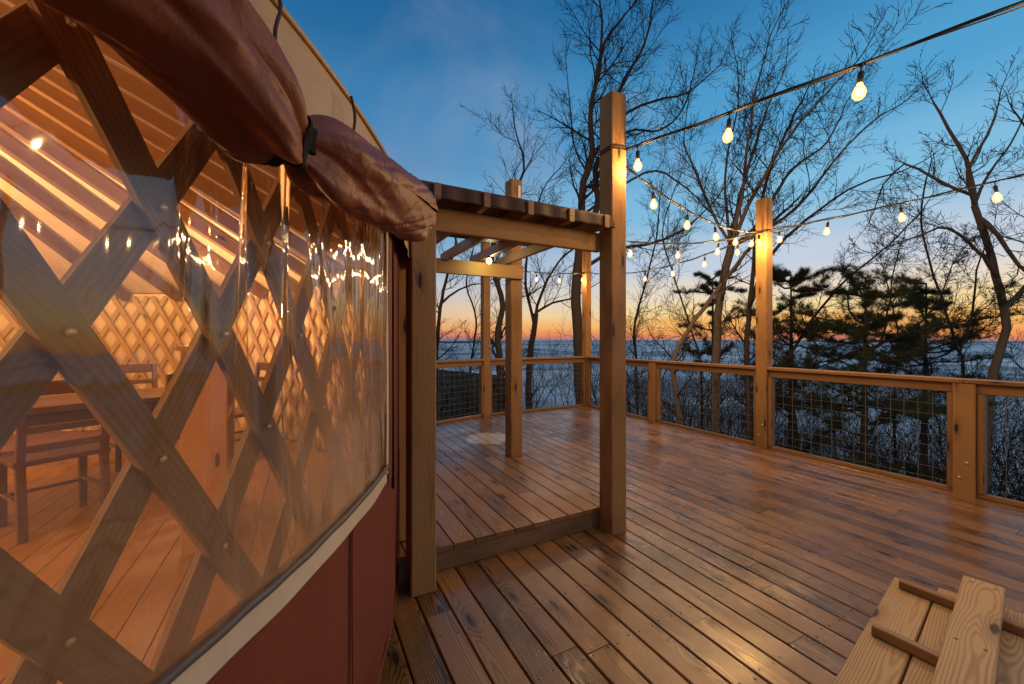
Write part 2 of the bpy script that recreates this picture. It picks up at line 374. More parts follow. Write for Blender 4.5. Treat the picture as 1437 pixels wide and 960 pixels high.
# lattice wall: strips on two layers, horizontal pitch .26 m, vertical .43 m
LW, LH = .26, .43
PHA = None
def hit(px, r):
    k = (px - 718.5) / FPX; dv = Fw + Rt * k
    A = dv.dot(dv); B = -2 * dv.dot(YC); Cc = YC.dot(YC) - r * r
    Z = (-B - math.sqrt(B * B - 4 * A * Cc)) / 2 / A
    p = dv * Z; return math.atan2(p.y - YC.y, p.x - YC.x), Z
PHA = hit(222, YR - .06)[0]
ncol = round(2 * PI * YR / LW); dphi = 2 * PI / ncol
lat = thing('lattice', YC, None, None); lat.parent = yurt; lat.location = (0, 0, 0)
rest = MB()
Z0L, Z1L = .17, 2.0
for i in range(ncol):
    for sgn in (-1, 1):
        r = YR - .062 - (.016 if sgn > 0 else 0)
        ph0 = PHA + i * dphi        # passes the crossing at z = 1.205
        n = 14; pts = []
        for k in range(n + 1):
            z = Z0L + (Z1L - Z0L) * k / n
            pts.append(yp(ph0 + sgn * (z - 1.205) / LH * dphi, r, z))
        mid = ((ph0 + PI) % (2 * PI)) - PI
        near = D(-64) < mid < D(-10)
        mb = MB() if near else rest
        rn = (random.random(), random.random(), random.random()); w, t = .058, .013; b = len(mb.v); L = 0
        for k, p in enumerate(pts):
            rad = Vector((p.x - YC.x, p.y - YC.y, 0)).normalized()
            d = (pts[min(k + 1, n)] - pts[max(k - 1, 0)]).normalized(); s_ = d.cross(rad).normalized()
            for (x, y) in ((-.5, .5), (.5, .5), (.5, -.5), (-.5, -.5)): mb.v.append(p + s_ * (x * w) + rad * (y * t))
            if k:
                L2 = L + (p - pts[k - 1]).length; q = b + (k - 1) * 4
                for e in range(4):
                    g = (e + 1) % 4; v0, v1 = ((-.025, .025), (.1, .113), (.345, .395), (.3, .313))[e]
                    mb.face((q + e, q + 4 + e, q + 4 + g, q + g), [(L, v0), (L2, v0), (L2, v1), (L, v1)], rn)
                L = L2
        mb.face((b, b + 1, b + 2, b + 3)); q = b + n * 4; mb.face((q + 3, q + 2, q + 1, q))
        if near: mb.build('lattice_strip', 'lattice', lat, False, YC)
ro = rest.build('lattice_strip', 'far_lattice', lat, False, YC); ro['kind'] = 'stuff'
for i in range(-30, 8):
    for j in range(-5, 5):
        ph = PHA + i * dphi / 2; z = 1.205 + j * LH / 2
        if (i + j) % 2 or not D(-64) < ph < D(-10) or z > 2.05 or z < .3: continue
        c = yp(ph, YR - .052, z); o = yp(ph, YR - .045, z)
        MB().tube([c, (c + o) / 2, o], [.007, .007, .004], 8).build('bolt', 'steel', lat, True, YC)
# window vinyl with real folds
def vinfn(u, v):
    phi = WIN_L + (WIN_R - WIN_L) * u; z = WZ0 - .0 + (WZ1 - WZ0) * v
    a = (phi - WIN_R) * YR    # <=0, metres from the right edge
    g = math.exp(-((a + .78) / .14) ** 2) + .10 * math.exp(-((a + .3) / .3) ** 2) + .35 * math.exp(-((a + .03) / .05) ** 2)
    top = max(0, (z - .85) / 1.0)
    q = a * 40 + 5 * noise.noise((a * 2.5, z * 1.1, 0)); f = g * (.028 * math.sin(q) + .013 * math.sin(q * 2.3 + z * 2)) * (.12 + 1.1 * top ** 1.3)
    f += .006 * noise.noise((a * 2.2, z * 2.0, 4.0)) + .0045 * noise.noise((a * 10, z * 2.5, 7.0))
    return yp(phi, YR + .016 + f, z)
MB().grid(700, 150, vinfn).build('window_vinyl', 'vinyl', yurt, True, YC)
# bottom tape, piping, side binding, zip
def band(name, mat, z0, z1, r, p0, p1, n=260, wav=.004, th=.004):
    mb = MB()
    def fn(u, v):
        phi = p0 + (p1 - p0) * u; q = v * 4
        zz = (z0, z1, z1, z0, z0)[min(4, int(round(q)))]; rr = (0, 0, -th, -th, 0)[min(4, int(round(q)))]
        a = phi * YR; zo = wav * noise.noise((a * 6, 0, r)) + wav * .5 * math.sin(a * 21)
        return yp(phi, r + rr + .002 * math.sin(a * 15), zz + zo)
    mb.grid(n, 4, fn); return mb.build(name, mat, yurt, False, YC)
band('window_tape', 'cream', .82, .882, YR + .022, WIN_L, WIN_R + .001)
pp = [yp(WIN_L + (WIN_R - WIN_L) * i / 200, YR + .026, .890 + .004 * noise.noise((i * .15, 0, 0))) for i in range(201)]
MB().tube(pp, .009, 8).build('window_piping', 'piping', yurt, True, YC)
def vband(name, mat, ph, wid, z0, z1, r, amp=.003, th=.004):
    mb = MB()
    def fn(u, v):
        z = z0 + (z1 - z0) * u; k = int(round(v * 4)) % 4 if v < .99 else 0
        x = (0, 1, 1, 0)[k]; rr = (0, 0, -th, -th)[k]
        return yp(ph + (x * wid + amp * math.sin(z * 7) + amp * noise.noise((z * 4, wid * 50, 1))) / YR, r + rr, z)
    mb.grid(70, 4, fn); return mb.build(name, mat, yurt, False, YC)
vband('window_binding', 'cream', WIN_R - .018 / YR, .022, .86, 1.86, YR + .026)
vband('window_binding', 'cream', WIN_R + .03 / YR, .012, .88, 1.88, YR + .02, .006)
vband('seam_flap', 'maroon', WIN_R + .06 / YR, .075, .80, 1.9, YR + .018, .004)
zp = [yp(WIN_R + (.155 + .012 * math.sin(z * 3.1) + .01 * noise.noise((z * 3, 0, 5))) / YR, YR + .018, z) for z in [.74 + i * .02 for i in range(59)]]
MB().tube(zp, .007, 6).build('zip', 'black', yurt, True, YC)
for sp_ in (-46, -35.5, -27.0, -15.0):
    vband('seam', 'maroon', D(sp_), .016, .06, .80, YR + .0075, .002, .004)
MB().tube([yp(D(-64 + i * .4), YR - .008 + .002 * noise.noise((i * .4, 0, 0)), .04) for i in range(130)], .006, 6).build('bottom_hem', 'maroon', yurt, True, YC)
# door on the landing side
dr = MB().box((.56, 2.6, .17), (.66, 3.5, 2.08), 2).build('door', 'cab', yurt, False, YC)
for y0, y1, z0, z1 in ((2.50, 2.598, .16, 2.14), (3.502, 3.6, .16, 2.14), (2.6, 3.5, 2.082, 2.14)):
    MB().box((.53, y0, z0), (.69, y1, z1), 2).build('door_frame', 'beam', yurt, False, YC)
MB().lathe((.69, 2.7, 1.1), [(.012, 0), (.03, .01), (.03, .03), (.01, .04)], 12).build('handle', 'steel', dr, True, (.69, 2.7, 1.1))
# cords hanging on the valance
for px, z1, z0 in ((398, 2.09, 1.93), (505, 2.06, 1.88)):
    ph, _ = hit(px - 10, YR + .09)
    pts = [yp(ph + .002 * math.sin(i * .9), YR + .085 + .01 * math.sin(i / 8 * PI), z1 + (z0 - z1) * i / 8) for i in range(9)]
    MB().tube(pts, .004, 6).build('draw_cord', 'brownroof', yurt, True, YC)
# rolled-up window cover
SP = D(-33.9)
RE = D(-24.0)
def ZR(a):
    t = max(0, min(1, a / .7)); l = max(0, min(1, -a / .3))
    return 1.776 + .108 * t * (.9 + .1 * t) + .078 * l * l * (3 - 2 * l)
def rollfn(u, v):
    p0, p1 = D(-64), RE
    phi = p0 + (p1 - p0) * u; t = v * 2 * PI
    a = (phi - SP) * YR; e = (phi - RE) * YR
    rr = .086 if a < 0 else .094 - .000 * min(1, a / .5)
    pin = math.exp(-(a / .06) ** 2) * .40 + math.exp(-(a / (.2 if a < 0 else .27)) ** 2) * (.10 if a < 0 else .28)
    if a < 0: pin += .18 * (1 - min(1, -a / .05)) * 0
    rr *= (1 - pin)
    rr *= math.sqrt(max(0.0, 1 - max(0, (e + .07) / .075) ** 2)) * .55 + .45 if e > -.07 else 1
    st = (t + .9 + .12 * math.sin(a * 3)) % (2 * PI); rr += .007 * (1 - min(1, st / .12)) if st < .12 else .007 * st / (2 * PI)
    near = math.exp(-abs(a) / .17)
    w = .024 * near * math.sin(t * 5 + 1.2 * math.sin(a * 7) + a * 3) * (1 - .6 * math.exp(-(a / .03) ** 2))
    n1 = noise.noise((a * 2.2 + t * .35, math.cos(t) * .9, math.sin(t) * .9 + 3))
    n2 = noise.noise((a * 3.5 - t * .9, math.cos(t) * 1.6, math.sin(t) * 1.6 + 9))
    w += .012 * n1 + .010 * (.35 - abs(n2))
    n3 = noise.noise((a * 5 + t * 1.6, math.cos(t + a * 4) * .8, math.sin(t + a * 4) * .8 + 20)); w += .010 * (.25 - abs(n3))
    n4 = noise.noise((a * 3.5 - t * 1.1, math.cos(t * 2 - a * 5), 31.0)); w -= .006 * max(0, .2 - abs(n4)) / .2 * min(1, abs(a) * 5)
    rr += w * min(1, rr / .08)
    sag = -.012 * (1 - math.exp(-(a / .2) ** 2))
    c = YR + .132 + .026 * min(1, max(0, a / .6))
    return yp(phi, c + rr * math.cos(t) * .95, ZR(a) + sag + rr * math.sin(t) * 1.03)
rollp = MB().grid(700, 120, rollfn).build('rolled_flap', 'roll', yurt, True, YC)
# end of the roll: spiral face
ec = yp(RE, YR + .16, ZR(9) - .012); end = MB()
def endfn(u, v):
    p = rollfn(1.0, v); q = ec + Vector((-.0, .0, 0)); d = (p - q)
    ax = Vector((-math.sin(RE), math.cos(RE), 0))
    k = 1 - u
    return q + d * k + ax * (.010 * math.sin(u * 12 - v * 2 * PI) * min(1, u * 6) + .012 * min(1, u * 4))
end.grid(24, 72, endfn).build('rolled_flap_end', 'roll', yurt, True, YC)
# strap round the roll
def strapfn(u, v):
    uu = (SP - D(-64) + (v - .5) * .03 / YR + .010 / YR * math.sin(u * 2 * PI)) / (RE - D(-64))
    p = rollfn(uu, u); c = yp(SP, YR + .15, 1.775)
    dv = p - c; dv.normalize(); return p + dv * .006
MB().grid(60, 4, strapfn).build('strap', 'black', yurt, True, YC)
bp = rollfn((SP - D(-64)) / (RE - D(-64)), .98)
MB().lumber(bp + Vector((.006, -.006, -.022)), bp + Vector((.006, -.006, .022)), .034, .012, (1, -1, 0)).build('buckle', 'black', yurt, False, YC)

# ---------------------------------------------------------------- deck
PITCH = .1432
def ymax(x):
    if x > 3.0: return 6.72 + .06
    return 6.74 - (3.0 - x) * .26
deck = MB(); x = 5.42 - PITCH / 2; k = 0
while x > -1.2:
    y = -3.2 + random.random() * .01; top = ymax(x)
    cuts = [random.uniform(-2.4, 1.9) + i * 3.66 for i in range(3)]
    if abs(x - .9) < .08: cuts = [1.13, 4.8]
    if abs(x - 1.19) < .08: cuts = [1.42, 5.0]
    cuts = [c for c in cuts if -3 < c < top - .4] + [top]
    for c in cuts:
        dz = random.uniform(-.0012, .0012)
        deck.lumber((x, y, -.016 + dz), (x, c - .003, -.016 + dz), PITCH - .0065 - random.random() * .002, .032, ch=.0045)
        y = c
    x -= PITCH; k += 1
deck.build('deck', 'deck', None, False, kind='structure')
scw = MB(); xx = 5.42 - PITCH / 2
while xx > -.4:
    yy = -2.69
    while yy < ymax(xx) - .1:
        if yy > -.4:
            for o_ in (-.042, .042): scw.lathe((xx + o_ + random.uniform(-.004, .004), yy + random.uniform(-.012, .012), 0), [(.0048, -.002), (.0048, .0006 + .0012), (.003, .0022)], 6)
        yy += .41
    xx -= PITCH
scw.build('deck_screws', 'piping', None, False, kind='stuff', label='small grey deck screws in rows across the deck boards', cat='deck screws')
jo = MB(); y = -3.1
while y < 6.3:
    jo.lumber((-1.2, y, -.13), (5.4, y, -.13), .04, .185); y += .41
jo.lumber((5.44, -3.2, -.12), (5.44, 6.8, -.12), .04, .24); jo.lumber((5.4, 6.80, -.12), (3.0, 6.78, -.12), .04, .24); jo.lumber((3.0, 6.78, -.12), (-.6, 5.84, -.12), .04, .24)
jo.build('deck_framing', 'riser', None, False, kind='structure')
# raised landing
ld = thing('landing', (1.3, 3.1, 0), 'low raised wooden landing step under the pergola', 'landing')
lb = MB(); x = 2.118 - PITCH / 2
while x > .35:
    cuts = [3.89] if random.random() < .6 else [random.uniform(2.8, 3.4), 3.89]
    if abs(x - 1.4) < .08: cuts = [3.0, 3.89]
    y = 2.335
    for c in cuts:
        lb.lumber((x, y, .134), (x, c - .002, .134), PITCH - .006, .030, ch=.004); y = c
    x -= PITCH
lb.build('landing_boards', 'landing', ld, False, (1.3, 3.1, 0))
MB().lumber((.5, 2.362, .058), (2.1, 2.362, .058), .036, .116).build('riser_board', 'riser', ld, False, (1.3, 3.1, 0))
MB().lumber((2.095, 2.385, .058), (2.095, 3.87, .058), .036, .116).build('riser_board', 'riser', ld, False, (1.3, 3.1, 0))
MB().lumber((.5, 3.868, .058), (2.075, 3.868, .058), .036, .116).build('riser_board', 'riser', ld, False, (1.3, 3.1, 0))

# ---------------------------------------------------------------- posts
def post(x, y, z0, z1, label, group, w=.14, mat='post'):
    o = MB().box((x - w / 2, y - w / 2, z0), (x + w / 2, y + w / 2, z1), 2, .006).build('wooden_post', mat, None, False, (x, y, z0), label=label, cat='post', group=group)
    for zz, oo in ((.30, -.02), (.16, .025)):
        q = Vector((x - w / 2, y + oo, zz)); MB().tube([q + Vector((.002, 0, 0)), q - Vector((.006, 0, 0)), q - Vector((.009, 0, 0))], [.012, .012, .006], 8).build('bolt', 'steel', o, False, (x, y, z0))
    return o
PG = 'square timber posts'
perg = thing('pergola', (1.3, 3.0, 0), 'small timber pergola over the landing with brown canvas on its rafters', 'pergola')
def ppost(x, y, z0, z1):
    return MB().box((x - .07, y - .07, z0), (x + .07, y + .07, z1), 2, .006).build('post', 'post', perg, False, (x, y, z0))
ppost(.60, 2.245, 0, 2.20)
ppost(2.04, 2.262, 0, 3.20)
p3 = ppost(2.04, 3.82, .152, 3.12)
ppost(.80, 3.82, .152, 2.2) if False else None
MB().lumber((.54, 2.337, 2.13), (1.966, 2.337, 2.13), .04, .14, ch=.005).build('beam', 'beam', perg, False, (1.3, 3, 0))
MB().lumber((.42, 3.728, 2.12), (2.1, 3.728, 2.12), .04, .14, ch=.005).build('beam', 'beam', perg, False, (1.3, 3, 0))
for x in (.68, .985, 1.29, 1.61, 1.915):
    MB().lumber((x, 2.178, 2.247), (x, 3.98, 2.247), .04, .089).build('rafter', 'rail', perg, False, (1.3, 3, 0))
# canvas over the rafters with its front edge drooping between them
RX = (.3, .68, .985, 1.29, 1.61, 1.915, 2.0)
def canfn(u, v):
    x = .35 + (1.99 - .35) * u
    for a, b in zip(RX, RX[1:]):
        if a <= x <= b: q = (x - a) / (b - a); break
    sagx = math.sin(PI * q)
    if v < .2:
        w = v / .2; return Vector((x, 2.190 + .01 * w + .006 * math.sin(x * 40), 2.298 - (1 - w) * .088))
    w = (v - .2) / .8
    return Vector((x, 2.200 + w * 1.1, 2.298))
cv = MB().grid(160, 30, canfn).build('canvas_cover', 'brownroof', perg, True, (1.3, 3, 0))
sm = cv.modifiers.new('s', 'SOLIDIFY'); sm.thickness = .004
tg = MB().box((2.055, 3.742, 2.93), (2.083, 3.7495, 3.06), 2, .001).build('label_tag', 'white', p3, False, (2.04, 3.74, 3.0))
MB().box((2.022, 3.744, 2.90), (2.097, 3.7495, 3.095), 2, .001).build('staple_plate', 'riser', p3, False, (2.04, 3.74, 3.0)) if False else None

XR = 5.34
tall = [(XR, 6.72, 3.27, 'tall timber post at the far corner of the deck railing'), (XR, 3.06, 3.23, 'tall timber post between the two long wire railings, rope tied near its top'),
        (2.99, 6.70, 3.25, 'tall timber post on the far railing, seen through the pergola')]
for x, y, z, lb_ in tall: post(x, y, -.02, z, lb_, PG)
short = [(XR, 4.89, 'short railing post between the corner and the middle tall post'), (XR, 1.27, 'stout short railing post at the right edge of the deck, under the rail cap')]
for x, y, lb_ in short: post(x, y, -.02, 1.008, lb_, PG)
post(XR, -.55, -.02, 3.2, 'timber post of the railing outside the right edge of view', PG)
post(1.0, 6.22, -.02, 1.008, 'short post at the left end of the far railing behind the yurt', PG)

# ---------------------------------------------------------------- railings
def railing(p0, p1, label, cap_over0=0.0, cap_over1=0.0):
    p0 = Vector((p0[0], p0[1], 0)); p1 = Vector((p1[0], p1[1], 0)); a = (p1 - p0).normalized(); nrm = Vector((-a.y, a.x, 0)); L = (p1 - p0).length
    t = thing('railing', (p0 + p1) / 2, label, 'railing', 'railing sections with wire mesh'); lc = (p0 + p1) / 2
    z = Vector((0, 0, 1))
    MB().lumber(p0 - a * cap_over0 + z * 1.031, p1 + a * cap_over1 + z * 1.031, .14, .038, ch=.005).build('rail_cap', 'rail', t, False, lc)
    MB().lumber(p0 + z * .965, p1 + z * .965, .04, .086).build('top_rail', 'rail', t, False, lc)
    MB().lumber(p0 + z * .022, p1 + z * .022, .05, .042).build('bottom_rail', 'rail', t, False, lc)
    for q in (p0 + a * .022, p1 - a * .022):
        MB().lumber(q + z * .046, q + z * .919, .086, .04, a).build('nailer', 'rail', t, False, lc)
    wm = MB(); n = int((L - .08) / .1016)
    o = nrm * .024
    for i in range(n + 1):
        s_ = .05 + (L - .1) * (i / n); wm.tube([p0 + a * s_ + z * .05 + o, p0 + a * s_ + z * .95 + o], .0025, 5)
    for j in range(9):
        zz = .08 + j * .1016; wm.tube([p0 + a * .02 + z * zz + o * 1.25, p1 - a * .02 + z * zz + o * 1.25], .0020, 5)
    wm.build('wire_mesh', 'wire', t, False, lc)
railing((XR, 6.648), (XR, 4.962), 'wire mesh railing section nearest the far corner, partly behind the pergola post', 0, .07)
railing((XR, 4.818), (XR, 3.132), 'wire mesh railing section left of the middle tall post', .07, 0)
railing((XR, 2.988), (XR, 1.342), 'wire mesh railing section right of the middle tall post', 0, .07)
railing((XR, 1.198), (XR, -.478), 'wire mesh railing section cut by the right edge of the picture', .07, 0)
railing((3.063, 6.70), (5.268, 6.72), 'wire mesh railing across the far end of the deck, up to the corner')
railing((1.07, 6.235), (2.92, 6.685), 'wire mesh railing at the far left, seen between the two pergola posts')

# ---------------------------------------------------------------- string lights
LAMPS = []
def bulb(p, parent, hang=.10, big=1.0, power=7.0, rnd=0):
    """socket + glowing glass, hung below p"""
    ax = Vector((random.uniform(-.12, .12), random.uniform(-.12, .12), -1)).normalized()
    m = MB(); q = p + ax * hang * .5
    m.tube([p, p + ax * hang * .45], .004, 6); m.tube([q - ax * .005, q, q + ax * .055, q + ax * .06], [.006, .013, .015, .012], 10)
    so = m.build('bulb', 'cable', parent, True, p)
    g = MB(); s0 = q + ax * .058
    prof = [(0, .012), (.012, .016), (.03, .026), (.05, .031), (.068, .028), (.082, .017), (.088, .004)]
    g.tube([s0 + ax * (d * big) for d, r in prof], [r * big for d, r in prof], 12)
    gl = g.build('bulb_glass', 'glow', so, True, p)
    k = MB(); k.tube([s0 + ax * (d * big) for d in (.022, .03, .045, .06, .068)], [r * big for r in (.004, .011, .015, .011, .004)], 10); k.build('filament', 'bulb', gl, True, p)
    c = s0 + ax * .045
    LAMPS.append((c, power))
def string(a, b, sag, spots, label, rope=.008, power=7.0):
    a = Vector(a); b = Vector(b); L = (b - a).length
    def P(t): q = a.lerp(b, t); q.z -= sag * 4 * t * (1 - t); return q
    t_ = thing('string_lights', a, label, 'string lights', 'festoon strings between the tall posts')
    c = MB().tube([P(i / 60) + Vector((0, 0, .004 * math.sin(i * .7))) for i in range(61)], rope, 8)
    # second thin wire twisting round the support cable
    c.tube([P(i / 240) + Vector((.009 * math.cos(i * .21), .009 * math.sin(i * .21), -.011 + .004 * math.sin(i * .21))) for i in range(241)], .0035, 5)
    c.build('cable', 'cable', t_, True, a)
    for s in spots: bulb(P(s / L), t_, .09, .95, power)
P2T = (2.10, 2.20, 2.80)
string(P2T, (3.62, -2.6, 2.92), .04, [.10 + i * .605 for i in range(8)], 'heavy overhead string of bulbs from the tall pergola post to the top right corner', .0085, 6.5)
string((2.115, 2.32, 2.80), (5.265, 3.04, 2.80), .17, [.55, 1.18, 1.78, 2.35, 2.9, 3.1], 'sagging string of bulbs from the tall pergola post to the middle tall post')
string((5.27, 2.99, 2.80), (5.27, -.48, 2.85), .06, [.15, .68, 1.29, 1.9, 2.5, 3.1], 'string of bulbs above the right railing, from the middle tall post to the right edge')
string((2.11, 3.86, 2.78), (5.265, 3.10, 2.80), .22, [.75, 1.4, 2.05, 2.65], 'string of bulbs from the rear pergola post to the middle tall post')
string((5.30, 6.64, 2.80), (5.30, 3.14, 2.80), .20, [.5, 1.05, 1.6, 2.15, 2.75, 3.25], 'string of bulbs above the far part of the right railing, down to the corner post')
string((3.07, 6.66, 2.74), (5.26, 6.68, 2.80), .05, [.45, 1.0, 1.55, 2.1], 'short string of bulbs above the far railing, ending at the corner post')
# rope wraps
for (x, y, z) in ((2.04, 2.262, 2.79), (XR, 3.06, 2.80), (XR, 6.72, 2.80), (2.99, 6.70, 2.74)):
    m = MB()
    for k in range(2):
        h = .074; q = [Vector((x + sx * h, y + sy * h, z + k * .02 + .006 * sx)) for sx, sy in ((-1, -1), (1, -1), (1, 1), (-1, 1), (-1, -1))]
        m.tube(q, .005, 5)
    m.build('cable_tie', 'cable', None, True, (x, y, z), label='black cable wrapped round the ' + {2.04: 'tall pergola post', XR: 'middle tall post' if y < 4 else 'corner post', 2.99: 'post on the far railing'}[x], cat='cable wrap', group='cable wraps on the posts')
# porch light bulb under the pergola
pl = thing('porch_light', (1.60, 3.50, 2.2), 'lit bulb hanging under the pergola rafters', 'lamp')
m = MB().tube([Vector((1.60, 3.50, 2.2)), Vector((1.60, 3.50, 2.19))], .03, 12); m.build('mount', 'cable', pl, True, (1.6, 3.50, 2.2))
g = MB().tube([Vector((1.6, 3.50, 2.19 - d)) for d in (0, .012, .03, .045, .055)], [.014, .024, .028, .02, .004], 12).build('bulb_glass', 'bulb', pl, True, (1.6, 3.50, 2.2))
LAMPS.append((Vector((1.60, 3.50, 2.165)), 1.6))
for c, pw in LAMPS:
    L = bpy.data.lights.new('bulb_light', 'POINT'); L.energy = pw * 1.7; L.color = (1.0, 0.96, 0.48); L.shadow_soft_size = .02
    o = bpy.data.objects.new('bulb_light', L); COL.objects.link(o); o.location = c
# lamps inside the yurt
for i, (x, y, z, pw) in enumerate(((YC.x, YC.y, 2.7, 330), (-3.2, .4, 1.75, 60), (-.9, 5.0, 1.75, 22), (-6.2, 5.2, 1.75, 60))):
    lampo = thing('pendant_lamp' if i == 0 else 'floor_lamp', (x, y, .16), ['lit pendant lamp hanging at the centre of the yurt', 'lit standing lamp inside the yurt near the window wall', 'lit standing lamp inside the yurt near the door', 'lit standing lamp against the far yurt wall'][i], 'lamp', 'lamps inside the yurt')
    if i == 0: MB().tube([Vector((x, y, 3.95)), Vector((x, y, z + .1))], .008, 6).build('cord', 'cable', lampo, True, (x, y, .16))
    else:
        MB().tube([Vector((x, y, .18)), Vector((x, y, z - .08))], .014, 8).build('pole', 'cable', lampo, True, (x, y, .16))
        MB().lathe((x, y, .16), [(.15, .0), (.15, .02), (.03, .03)], 20).build('base', 'cable', lampo, True, (x, y, .16))
    MB().lathe((x, y, z), [(.02, -.09), (.08, -.06), (.1, 0), (.08, .06), (.02, .09)], 16).build('lamp_shade', 'lamp', lampo, True, (x, y, .16))
    if i == 0: MB().lathe((x, y, z), [(.06, -.155), (.17, -.12), (.26, -.03), (.265, -.03), (.17, -.135), (.06, -.17)], 24).build('floor_shield', 'cable', lampo, True, (x, y, .16))  # opaque bowl added under the lamp to keep its light off the floor
    L = bpy.data.lights.new('yurt_light', 'POINT'); L.energy = pw * 3.6; L.color = (1.0, 0.58, 0.26); L.shadow_soft_size = .08
    o = bpy.data.objects.new('yurt_light', L); COL.objects.link(o); o.location = (x, y, z)

# ---------------------------------------------------------------- yurt furniture
FZ = .16
def chair(x, y, rz, label):
    t = thing('chair', (x, y, FZ), label, 'chair', 'dark ladder-back chairs round the table'); t.rotation_euler = (0, 0, rz)
    def part(name, fn):
        mb = MB(); fn(mb); return mb.build(name, 'dark_wood', None, False)
    def put(name, *segs):
        mb = MB()
        for (a, b, w, th, up) in segs: mb.lumber(a, b, w, th, up)
        o = mb.build(name, 'dark_wood', None, False); o.parent = t; return o
    put('seat', ((-.22, 0, .47), (.22, 0, .47), .44, .035, (0, 0, 1)))
    for sx in (-1, 1):
        put('leg', ((sx * .19, .19, 0), (sx * .19, .19, .45), .042, .042, (0, 1, 0)))
        put('leg', ((sx * .19, -.25, 0), (sx * .19, -.20, .46), .042, .045, (0, 1, 0)), ((sx * .19, -.20, .46), (sx * .19, -.27, .98), .04, .035, (0, 1, 0)))
    put('backrest', *[((-.18, -.215 - (z - .5) * .13, z), (.18, -.215 - (z - .5) * .13, z), h, .02, (0, 1, 0)) for z, h in ((.94, .09), (.80, .045), (.68, .045), (.56, .045))])
    put('stretcher', ((-.19, .19, .2), (.19, .19, .2), .03, .02, (0, 0, 1)), ((-.19, -.22, .22), (-.19, .19, .22), .03, .02, (0, 0, 1)), ((.19, -.22, .22), (.19, .19, .22), .03, .02, (0, 0, 1)))
def wpt(px, py, z):
    d = FPX * (EYE - z) / (py - 476); return Fw * d + Rt * ((px - 718.5) * d / FPX)
tab = wpt(150, 682, FZ)
TT = thing('dining_table', (tab.x, tab.y, FZ), 'dark wooden dining table inside the yurt', 'table')
ang = .5
MB().lumber((-.75, 0, .745), (.75, 0, .745), .85, .04).build('table_top', 'dark_wood', None).parent = TT
MB().lumber((-.65, .35, .67), (.65, .35, .67), .02, .09).lumber((-.65, -.35, .67), (.65, -.35, .67), .02, .09).build('apron', 'dark_wood', None).parent = TT
for sx in (-.66, .66):
    for sy in (-.34, .34): MB().box((sx - .035, sy - .035, 0), (sx + .035, sy + .035, .72), 2).build('leg', 'dark_wood', None).parent = TT
TT.rotation_euler = (0, 0, ang)
ca, sa = math.cos(ang), math.sin(ang)
def tl(x, y): return tab.x + ca * x - sa * y, tab.y + sa * x + ca * y
for i, (x, y, r, lb_) in enumerate(((.38, -.55, 0, 'dark ladder-back chair nearest the yurt window, its back to the camera'), (-.38, -.62, .1, 'dark ladder-back chair at the left edge, beside the nearest chair'),
                     (1.02, .02, PI / 2, 'dark ladder-back chair at the right end of the yurt table'), (.35, .62, PI, 'dark ladder-back chair on the far side of the yurt table'))):
    q = tl(x, y); chair(q[0], q[1], ang + r, lb_)
cb = wpt(287, 772, FZ)
cab = thing('cabinet', (cb.x, cb.y, FZ), 'light wooden cabinet panel inside the yurt seen through the vinyl', 'cabinet')
for nm, a, b in (('side_panel', (-.11, -.02, .0), (.11, .02, 1.18)), ('side_panel', (-.11, .66, 0), (.11, .70, 1.18)), ('top', (-.13, -.03, 1.182), (.13, .72, 1.21)), ('back_panel', (-.108, .022, .0), (-.085, .658, 1.178)),
                 ('shelf', (-.083, .022, .35), (.108, .658, .37)), ('shelf', (-.083, .022, .75), (.108, .658, .77))):
    o = MB().box(a, b, 2 if nm != 'shelf' else 1).build(nm, 'cab', None); o.parent = cab
cab.rotation_euler = (0, 0, D(4))

# ---------------------------------------------------------------- low table of pale boards with a loose plank
A = Vector((math.cos(D(9.5)), math.sin(D(9.5)), 0)); B = Vector((A.y, -A.x, 0))   # A along boards, B across (towards right of frame)
Q = Vector((2.63, .87, 0))
lt = thing('low_table', Q, 'low platform of pale pine boards with two dark-edged cleats, bottom right corner', 'table')
bo = MB(); ex = [0, .05, .07, -.10, -.02]
for i in range(5):
    c = Q + B * (.07 + i * .147)
    bo.lumber(c - A * 1.9 + Vector((0, 0, .20)), c + A * ex[i] + Vector((0, 0, .20)), .14, .038, ch=.004, rnd=(random.random(), random.random(), .2 + .2 * random.random()))
bo.build('board', 'fresh', lt, False, Q)
CD = Vector((math.cos(D(-86)), math.sin(D(-86)), 0))
for off, st, ln in ((-.10, .035, .80), (-.60, .03, .78), (-1.2, .03, .72)):
    c = Q + A * off + B * st + Vector((0, 0, .24))
    MB().lumber(c, c + CD * ln, .038, .038).build('cleat', 'rail', lt, False, Q)
for off in (-.12, -1.5):
    for s_ in (.08, .62):
        c = Q + A * off + B * s_; MB().box((c.x - .045, c.y - .045, 0), (c.x + .045, c.y + .045, .18), 2).build('leg', 'fresh', lt, False, Q)
pk = Q + B * .285 + A * .085 + Vector((0, 0, .281))
MB().lumber(pk, pk - A * 1.45, .125, .04, ch=.004, rnd=(.62, .15, .1)).build('loose_plank', 'fresh', None, False, pk, label='thick pale plank with bold grain resting across the cleats of the low table', cat='plank')

for off, sx in ((-.05, -.035), (-.05, .035), (-.62, -.035), (-.62, .035)):
    q = pk + A * off + B * sx; MB().lathe((q.x, q.y, q.z + .0195), [(.006, 0), (.006, .0015), (.003, .002)], 8).build('screw', 'piping', bpy.data.objects['loose_plank'], False, pk)
